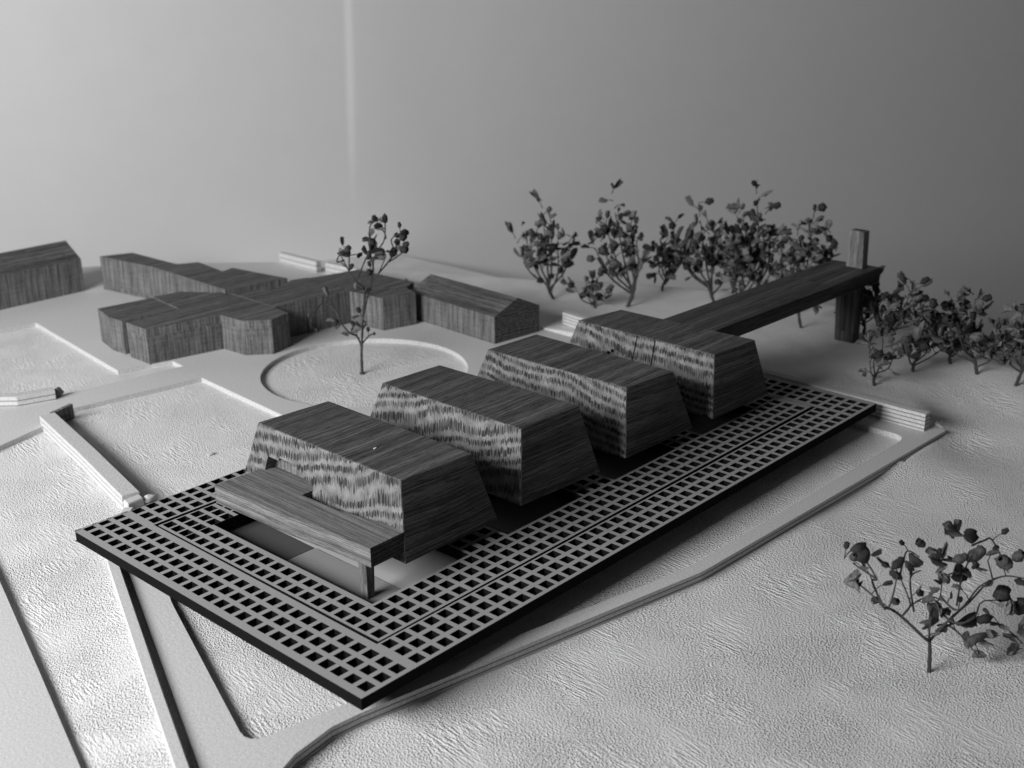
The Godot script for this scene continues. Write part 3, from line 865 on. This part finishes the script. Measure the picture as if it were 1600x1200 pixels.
# a sprig grown from numbers: height, lean and half width of its head, seen from the viewer's side
func grown(label: String, base: Vector3, tall: float, lean: float, wide: float, boughs: int, leaves: int, size: float, seed_: int, group := "", low := 0.3) -> void:
	rng.seed = seed_
	tall *= 0.92
	var root := thing("sprig_tree", label, "dried sprig", base, group)
	var r := 0.10 + tall * 0.011
	var fork := RT * rng.randf_range(-0.1, 0.1) * tall + Vector3(0, tall * low * rng.randf_range(0.6, 0.8), rng.randf_range(-0.2, 0.2))
	limb(root, "trunk", [Vector3(0, -0.3, 0), fork * 0.5 + RT * rng.randf_range(-0.25, 0.25), fork], r, r * 0.75)
	for b in boughs:
		var share := (b + 0.5) / boughs
		var side := (share * 2.0 - 1.0) * wide * rng.randf_range(0.75, 1.1)
		var top := tall * lerpf(1.0, 0.62, pow(absf(share * 2.0 - 1.0), 1.3)) * rng.randf_range(0.72, 1.0)
		if b == boughs / 2: top = tall * 0.97
		var end: Vector3 = RT * (side + lean) + Vector3.UP * top + AW * rng.randf_range(-0.7, 0.7) * wide
		var start: Vector3 = fork * rng.randf_range(0.35, 1.0)
		var mid: Vector3 = start.lerp(end, 0.5) + RT * side * 0.22 - Vector3.UP * tall * 0.05 + AW * rng.randf_range(-0.5, 0.5)
		limb(root, "branch", [start, mid, end], r * 0.6, r * 0.22)
		for k in leaves + 3:
			var t := lerpf(0.35, 1.0, (k + 0.6) / leaves)
			var p: Vector3 = start.lerp(mid, t * 2.0) if t < 0.5 else mid.lerp(end, t * 2.0 - 1.0)
			var out := (RT * rng.randf_range(-1, 1) + AW * rng.randf_range(-1, 1) + Vector3.UP * rng.randf_range(-0.3, 1.2)).normalized()
			var tip := p + out * rng.randf_range(0.3, 0.95)
			limb(root, "twig", [p, p.lerp(tip, 0.6) + Vector3.UP * 0.1, tip], r * 0.26, r * 0.16)
			var kind := rng.randf()
			var big := size * rng.randf_range(0.55, 1.2)
			if kind < 0.24:
				stick(root, true, tip, out + Vector3.UP * 0.3, big * 0.75, -1 if rng.randf() < 0.6 else 0)
			else:
				stick(root, false, tip, out, big * 1.1, rng.randi() % 4)
				if kind > 0.5: stick(root, false, tip, out.rotated(AW, rng.randf_range(-1.2, 1.2)), big * 0.95, rng.randi() % 4)
				if kind > 0.72: stick(root, false, tip, out.rotated(RT, rng.randf_range(-1.2, 1.2)), big, rng.randi() % 3)

func build_sprigs() -> void:
	leaf_mesh = [petal(1, 0.46, 0.9, 0.35, 0.72), petal(2, 0.36, 1.2, -0.3, 0.85), petal(3, 0.56, 0.7, 0.45, 0.66), petal(4, 0.26, 0.8, 0.25, 0.95), petal(5, 0.40, 1.4, 0.1, 0.7), petal(6, 0.3, 1.0, -0.15, 0.6)]
	bud_mesh = [bud(1, 1.0), bud(2, 0.85), bud(3, 0.65)]
	traced("lawn_tree", "lone thin dried sprig standing in the middle of the round lawn", Vector3(34.0, -2.1, -13.5), [
		[0, -0.2, 0.02, 1.38, 0.14, 2.69], [0.14, 2.57, -0.33, 3.28, -0.92, 3.76, -1.54, 4.65, -1.99, 5.53, -2.42, 6.7], [0.14, 2.57, 0.34, 4.33, 0.59, 5.79, 0.83, 7.12, 1.46, 8.65, 1.99, 9.39, 2.6, 10.62],
		[-1.54, 4.65, -2.14, 4.07, -1.93, 4.66], [-1.99, 5.53, -3.28, 6.25, -4.09, 4.98, -3.95, 3.8],
		[0.59, 5.79, 0.44, 7.24, 0.17, 8.39, -0.44, 9.25, -1.01, 9.82, -1.42, 10.39, -1.49, 11.01, -0.77, 11.23], [-0.6, 9.36, -0.65, 10.38, -0.23, 11.05, 0.19, 10.77],
		[0.83, 7.12, 1.31, 8.94, 1.49, 10.35, 1.33, 11.48, 0.92, 12.05], [1.43, 9.22, 1.67, 10.63, 2.09, 11.47, 2.57, 12.19, 2.4, 13.3, 1.68, 12.98], [1.35, 10.2, 1.3, 12.9, 1.7, 13.55, 2.53, 13.63],
		[1.99, 9.39, 2.8, 10.17, 3.27, 10.89, 3.1, 12.02, 4.01, 12.84, 4.39, 12.72], [2.8, 10.17, 3.7, 10.72, 4.38, 11.27], [2.68, 12.19, 2.58, 12.58, 2.06, 12.98], [3.31, 11.73, 3.92, 11.95, 4.47, 11.94],
		[0.34, 4.33, 0.66, 4.91, 0.46, 5.5, 0.41, 6.66], [0.15, 2.86, 0.75, 3.45, 1.15, 3.56], [0.2, 8.96, 0.95, 10.53, 1.26, 10.19], [-1.2, 10.0, -1.65, 10.1, -1.5, 10.5, -0.6, 10.4]],
		[-0.72, 11.12, 0, 0.7, 0.29, 10.6, 0, 0.55, -0.41, 9.81, 0, 0.6, 2.53, 13.63, 0, 0.75, 1.95, 13.03, 0, 0.8, 0.76, 12.05, 1, 0.9, 1.45, 11.76, 1, 1.2, 1.98, 11.47, 1, 1.0, 4.34, 12.83, 0, 0.9, 4.2, 12.5, 0, 0.8, 4.47, 11.89, 0, 0.6, 4.17, 11.28, 0, 0.7,
		3.5, 11.17, 1, 1.1, 3.16, 10.7, 0, 0.8, 0.96, 7.52, 1, 0.7, 0.52, 6.66, 1, 0.6, -0.62, 4.05, 1, 0.9, 0.1, 4.92, 1, 0.7, 1.15, 3.56, 1, 0.5, -1.19, 3.88, 1, 0.7, -3.96, 3.63, 0, 0.4, 1.41, 10.92, 1, 0.8, 2.11, 10.63, 1, 1.0, 1.2, 12.3, 1, 0.9], 0.155, 7, 1.15)
	traced("slope_shrub", "large spreading dried sprig on the plaster slope in the lower right corner", Vector3(23.55, -2.95, 44.12), [
		[0.07, -0.2, -0.02, 1.18, -0.14, 2.06], [-0.14, 2.04, -0.59, 2.44, -1.68, 3.34, -2.41, 3.92, -2.96, 4.5, -3.26, 5.26, -3.51, 6.19, -4.0, 6.94, -4.51, 7.13, -4.8, 6.58], [-0.14, 2.04, 0.6, 3.4, 1.6, 4.5, 2.6, 5.3, 3.36, 5.91, 4.33, 6.08],
		[-2.48, 3.92, -2.65, 4.68, -2.63, 5.62, -2.47, 6.36], [-1.61, 3.26, -1.42, 4.1, -1.66, 4.86, -1.9, 5.61, -2.22, 6.17], [-1.61, 3.26, -1.09, 4.09, -0.11, 4.27, 0.35, 4.64], [-0.14, 2.04, -0.22, 3.12, -0.13, 3.89, 0.19, 4.64, 0.4, 5.76],
		[-1.44, 4.29, -1.29, 5.41, -0.97, 6.16], [-1.9, 5.61, -1.83, 6.54, -1.54, 6.98, -1.03, 6.82], [0.19, 4.64, 0.9, 4.25, 2.12, 5.18, 3.0, 5.6], [2.28, 5.25, 2.55, 5.73, 2.72, 6.29], [0.75, 4.57, 1.1, 6.0, 1.35, 7.6], [1.32, 7.78, 2.14, 7.77, 2.91, 7.39, 3.3, 6.3],
		[-0.09, 4.08, 0.62, 3.69, 1.58, 4.05, 2.57, 4.23, 4.6, 4.3], [0.14, 3.0, 0.69, 2.9, 1.25, 2.52, 1.83, 1.94, 2.62, 0.95], [0.42, 5.58, 0.85, 6.13, 0.98, 6.5], [-3.51, 6.19, -4.09, 6.01, -4.35, 6.39], [-0.19, 3.51, -0.33, 2.55, -0.14, 1.96], [0.3, 2.9, 1.6, 3.2, 3.4, 3.0, 4.8, 1.8],
		[-2.9, 4.4, -3.3, 4.6, -3.75, 4.81]],
		[-4.38, 7.6, 0, 1.25, -4.77, 7.45, 0, 0.9, -4.5, 5.65, 1, 1.3, -4.25, 5.2, 0, 0.9, -3.75, 4.81, 1, 0.7, -2.46, 6.99, 0, 0.95, -2.4, 6.18, 0, 0.85, -1.11, 7.7, 0, 0.7, -0.69, 7.5, 1, 1.35, -1.1, 6.61, 1, 1.1, -1.2, 6.06, 1, 1.0, 0.07, 7.25, 1, 1.2, 0.44, 6.88, 1, 1.2, 0.3, 8.6, 1, 1.3, 0.85, 8.1, 1, 1.3,
		1.5, 7.96, 0, 0.9, 1.57, 7.04, 1, 1.2, 2.1, 6.6, 0, 1.35, 1.35, 6.12, 1, 0.9, 1.06, 5.75, 0, 1.1, 0.3, 5.58, 1, 1.0, -0.28, 5.96, 1, 1.1, 3.08, 6.84, 0, 1.0, 2.72, 7.03, 1, 0.9, 3.7, 7.2, 0, 0.9, 3.92, 6.64, 1, 1.1, 3.85, 5.9, 0, 0.7, 2.59, 1.1, 1, 1.0, 2.0, 2.0, 1, 1.2, 3.35, 3.26, 1, 1.4, 2.77, 2.5, 1, 1.5,
		4.5, 1.4, 1, 1.3, 4.45, 4.0, 0, 1.1, 3.4, 4.7, 0, 1.1, 0.73, 2.73, 1, 0.9, 0.0, 3.2, 1, 1.5, 0.1, 4.1, 1, 1.2, 1.6, 3.5, 1, 1.5, 2.2, 3.9, 0, 1.0, 2.5, 3.1, 1, 1.4, 0.8, 6.4, 0, 0.9, -0.3, 6.6, 1, 1.0, 0.2, 6.2, 0, 0.9, 3.6, 4.2, 1, 1.2, 4.9, 2.6, 1, 1.4, 4.1, 2.2, 1, 1.3, 0.7, 7.2, 0, 1.0, -0.5, 5.5, 1, 0.9], 0.12, 23, 0.86)
	var hedge := "sprigs planted on the hill behind the bridge"
	var right_row := "sprigs along the ridge right of the bridge pier"
	grown("leaning bushy sprig, first on the left of those behind the blocks", Vector3(62.5, -1.95, -15.4), 9.3, -1.2, 3.3, 7, 7, 1.25, 101, hedge, 0.35)
	grown("tall sprig with an upright crown, second from the left behind the blocks", Vector3(64.4, -1.8, -7.5), 10.9, -1.2, 3.0, 7, 8, 1.2, 102, hedge, 0.5)
	grown("short low sprig at the foot of the tall upright one behind the blocks", Vector3(62.2, -1.8, -10.0), 2.9, -0.3, 1.9, 4, 5, 0.95, 103, hedge)
	grown("bushy sprig with paired stems at the left end of the clump above the bridge", Vector3(71.6, -1.7, -8.2), 6.9, 0.7, 1.9, 6, 7, 1.2, 104, hedge)
	grown("dark full sprig in the clump above the bridge, by the block end", Vector3(70.6, -1.4, -0.8), 9.2, -1.6, 3.0, 7, 8, 1.25, 105, hedge, 0.4)
	grown("slim sprig close behind the dark full one above the bridge", Vector3(74.6, -1.4, -1.4), 7.9, 0.2, 1.7, 5, 7, 1.2, 106, hedge)
	grown("tallest sprig of the clump above the bridge", Vector3(72.5, -1.3, 3.2), 11.2, -0.9, 1.9, 6, 8, 1.2, 107, hedge, 0.4)
	grown("broad sprig above the bridge, nearest the small tower block", Vector3(72.5, -1.3, 7.6), 9.4, 0.6, 3.0, 8, 9, 1.15, 108, hedge, 0.4)
	grown("low dense sprig hidden to half its height by the bridge beam", Vector3(70.5, -1.3, 1.8), 7.0, 1.2, 2.6, 7, 9, 1.1, 109, hedge)
	grown("thin sprig whose bare stem shows under the bridge", Vector3(67.8, -1.1, 10.8), 5.6, -0.3, 1.3, 4, 5, 1.0, 110, hedge, 0.6)
	grown("dark sprig right behind the bridge pier", Vector3(70.0, -1.05, 15.9), 5.0, 0.2, 1.4, 6, 7, 1.0, 111, right_row, 0.4)
	grown("upright sprig just right of the bridge pier", Vector3(68.0, -1.0, 19.7), 5.7, 0.9, 2.1, 7, 8, 1.05, 112, right_row, 0.4)
	grown("small bare forked sprig on the slope in front of the bridge pier", Vector3(56.95, -0.75, 23.8), 4.2, 0.2, 1.7, 4, 3, 0.85, 113, right_row, 0.45)
	grown("ragged grey sprig leaning over the slope between the forked one and the ridge", Vector3(62.2, -0.78, 24.5), 4.7, 1.2, 1.8, 5, 6, 1.15, 114, right_row)
	grown("wide sprig on the ridge, largest right of the bridge", Vector3(65.6, -0.92, 28.7), 6.4, -1.2, 2.9, 8, 8, 1.05, 115, right_row, 0.35)
	grown("last sprig of the ridge, cut by the right edge of the picture", Vector3(65.4, -1.0, 32.0), 5.9, 0.4, 2.0, 6, 8, 1.0, 116, right_row, 0.4)
	grown("low sprig on the ridge behind the widest one", Vector3(66.5, -0.9, 26.0), 5.3, -0.6, 1.9, 6, 7, 1.05, 117, right_row, 0.35)

# ---------------------------------------------------------------- backdrop, table and window
func build_surroundings() -> void:
	# a table top under the model, and one sheet of paper that hangs behind it
	tag(obj("table", solid(box8(-46, 62, -12.0, -9.05, -66, 76), 0, M.oak, M.oak, 0.1)), "wooden table top under the model", "", "", "structure")
	var s := SurfaceTool.new()
	s.begin(Mesh.PRIMITIVE_TRIANGLES)
	s.set_smooth_group(0)
	var along := Vector3(0.88295, 0, 0.46947)
	var out := Vector3(-0.46947, 0, 0.88295)
	var base := Vector3(21.7, 0, -97)
	var cols := 700
	var prof := []
	for k in 61: prof.append(Vector2(0, 60.0 - k * 2.0))
	var big := noise(55, 0.03, 2)
	for i in cols + 1:
		var a := lerpf(-100, 230, i / float(cols))
		for p in prof:
			var y: float = p.y
			var f := smoothstep(-5.0, 14.0, y)
			# a fold: the paper steps forward over a narrow strip, then sinks back slowly
			var c := a - 65.0 - 0.03 * (y - 15.0)
			var bump := 0.24 * f * smoothstep(-0.38, 0.38, c) * (1.0 - smoothstep(1.0, 16.0, c))
			bump += 0.05 * smoothstep(-2.5, 2.5, a - 25.4) * (1.0 - smoothstep(2.5, 60.0, a - 25.4))
			bump += big.get_noise_2d(a * 0.7, y * 0.1) * 0.03
			s.set_uv(Vector2(a, y))
			s.add_vertex((base + along * a + out * bump + Vector3.UP * y) * U)
	var n := prof.size()
	for i in cols:
		for k in n - 1:
			var a := i * n + k
			for t in [a, a + n, a + 1, a + 1, a + n, a + n + 1]: s.add_index(t)
	s.generate_normals()
	tag(obj("backdrop", s.commit(), self, M.paper), "creased pale paper backdrop hung behind the model", "", "", "structure")

func build_window(at: Vector3, look: Vector3, w: float, h: float, power: float) -> void:
	var win := thing("window", "bright window to the left of the model, outside the picture", "window", at)
	win.look_at_from_position(at * U, look * U)
	var glass := StandardMaterial3D.new()
	glass.albedo_color = Color.BLACK
	glass.emission_enabled = true
	glass.emission = Color.WHITE
	glass.emission_energy_multiplier = 0.6
	obj("window_pane", solid(box8(-w / 2, w / 2, -h / 2, h / 2, 1.2, 1.6), 0, glass, glass, 0.02), win)
	for e in [[-w / 2 - 4, w / 2 + 4, h / 2, h / 2 + 4], [-w / 2 - 4, w / 2 + 4, -h / 2 - 4, -h / 2], [-w / 2 - 4, -w / 2, -h / 2, h / 2], [w / 2, w / 2 + 4, -h / 2, h / 2]]:
		obj("frame", solid(box8(e[0], e[1], e[2], e[3], 0.2, 2.4), 0, M.card, M.card, 0.1), win)
	var l := AreaLight3D.new()
	l.name = "window_light"
	l.area_size = Vector2(w, h) * U
	l.area_normalize_energy = true
	l.light_energy = power
	l.light_color = Color.WHITE
	l.area_range = 5.0
	l.area_attenuation = 2.0
	l.shadow_enabled = true
	l.position = Vector3(0, 0, 0.6) * U
	win.add_child(l)

func _ready() -> void:
	var cam := Camera3D.new()
	cam.name = "camera"
	cam.fov = 34.515
	cam.basis = Basis.from_euler(Vector3(-0.34929, -0.82479, -0.01281))
	cam.position = Vector3(-32.868, 34.3586, 66.3537) * U
	var lens := CameraAttributesPhysical.new()
	lens.frustum_focal_length = 38.62
	lens.frustum_focus_distance = 76.0 * U
	lens.exposure_aperture = 27.0
	lens.frustum_near = 0.01
	lens.frustum_far = 20.0
	cam.attributes = lens
	add_child(cam)
	cam.fov = 34.515
	cam.near = 0.01
	cam.far = 20.0
	cam.current = true
	var env := Environment.new()
	env.background_mode = Environment.BG_COLOR
	env.background_color = Color(0.036, 0.036, 0.036).linear_to_srgb()
	env.tonemap_mode = Environment.TONE_MAPPER_LINEAR
	env.tonemap_exposure = 1.0
	env.sdfgi_enabled = true
	env.ssao_enabled = true
	env.ssil_enabled = true
	var we := WorldEnvironment.new()
	we.name = "environment"
	we.environment = env
	add_child(we)
	make_materials()
	build_window(Vector3(-98, 59, -10), Vector3(-98, 59, -10) + Vector3(0.95, -0.2, -0.20) * 50.0, 84.0, 40.0, 0.43)

	n_low.seed = 3; n_low.frequency = 0.09; n_low.fractal_octaves = 2
	n_mid.seed = 4; n_mid.frequency = 0.45; n_mid.fractal_octaves = 2
	plate_outline = pts([-46, -68, 34, -68, 42, -62, 52.6, -50.5, 53.2, -8, 53.0, 30.2, 54.1, 30.2, 53.8, 31.35, 23.8, 30.07, 22.9, 30.0, 0.0, 25.55, -1.7, 25.35, -4.2, 25.7, -6.0, 26.4, -8.8, 28.3, -13.7, 34.4, -20, 46, -46, 46])
	plate_inner = Geometry2D.offset_polygon(plate_outline, -0.75)[0]
	field_hole = pts([8.3, -22.3, -0.3, -19.7, -2.4, -11.5, -5.5, -1.1, -8.8, 10.1, -11.4, 18.8, -16.0, 34.0, -12.3, 34.0, -7.8, 23.2, -0.2, 4.9, 3.2, -3.0, 5.9, -4.5, 9.6, -22.4])
	kerb_line = pts([4.6, -3.2, 1.6, -0.6, -0.2, 2.9, -6.06, 16.9, -8.45, 22.7, -12.7, 33.0])
	build_surroundings()
	build_ground()
	build_streets()
	build_walls()
	build_houses()
	build_deck()
	M.beam_top = mat(0.56, M.beam.albedo_texture, 0.8, Vector2(20, 6), M.oak_rough.albedo_texture, 0.02)
	build_blocks()
	build_beams()
	build_sprigs()
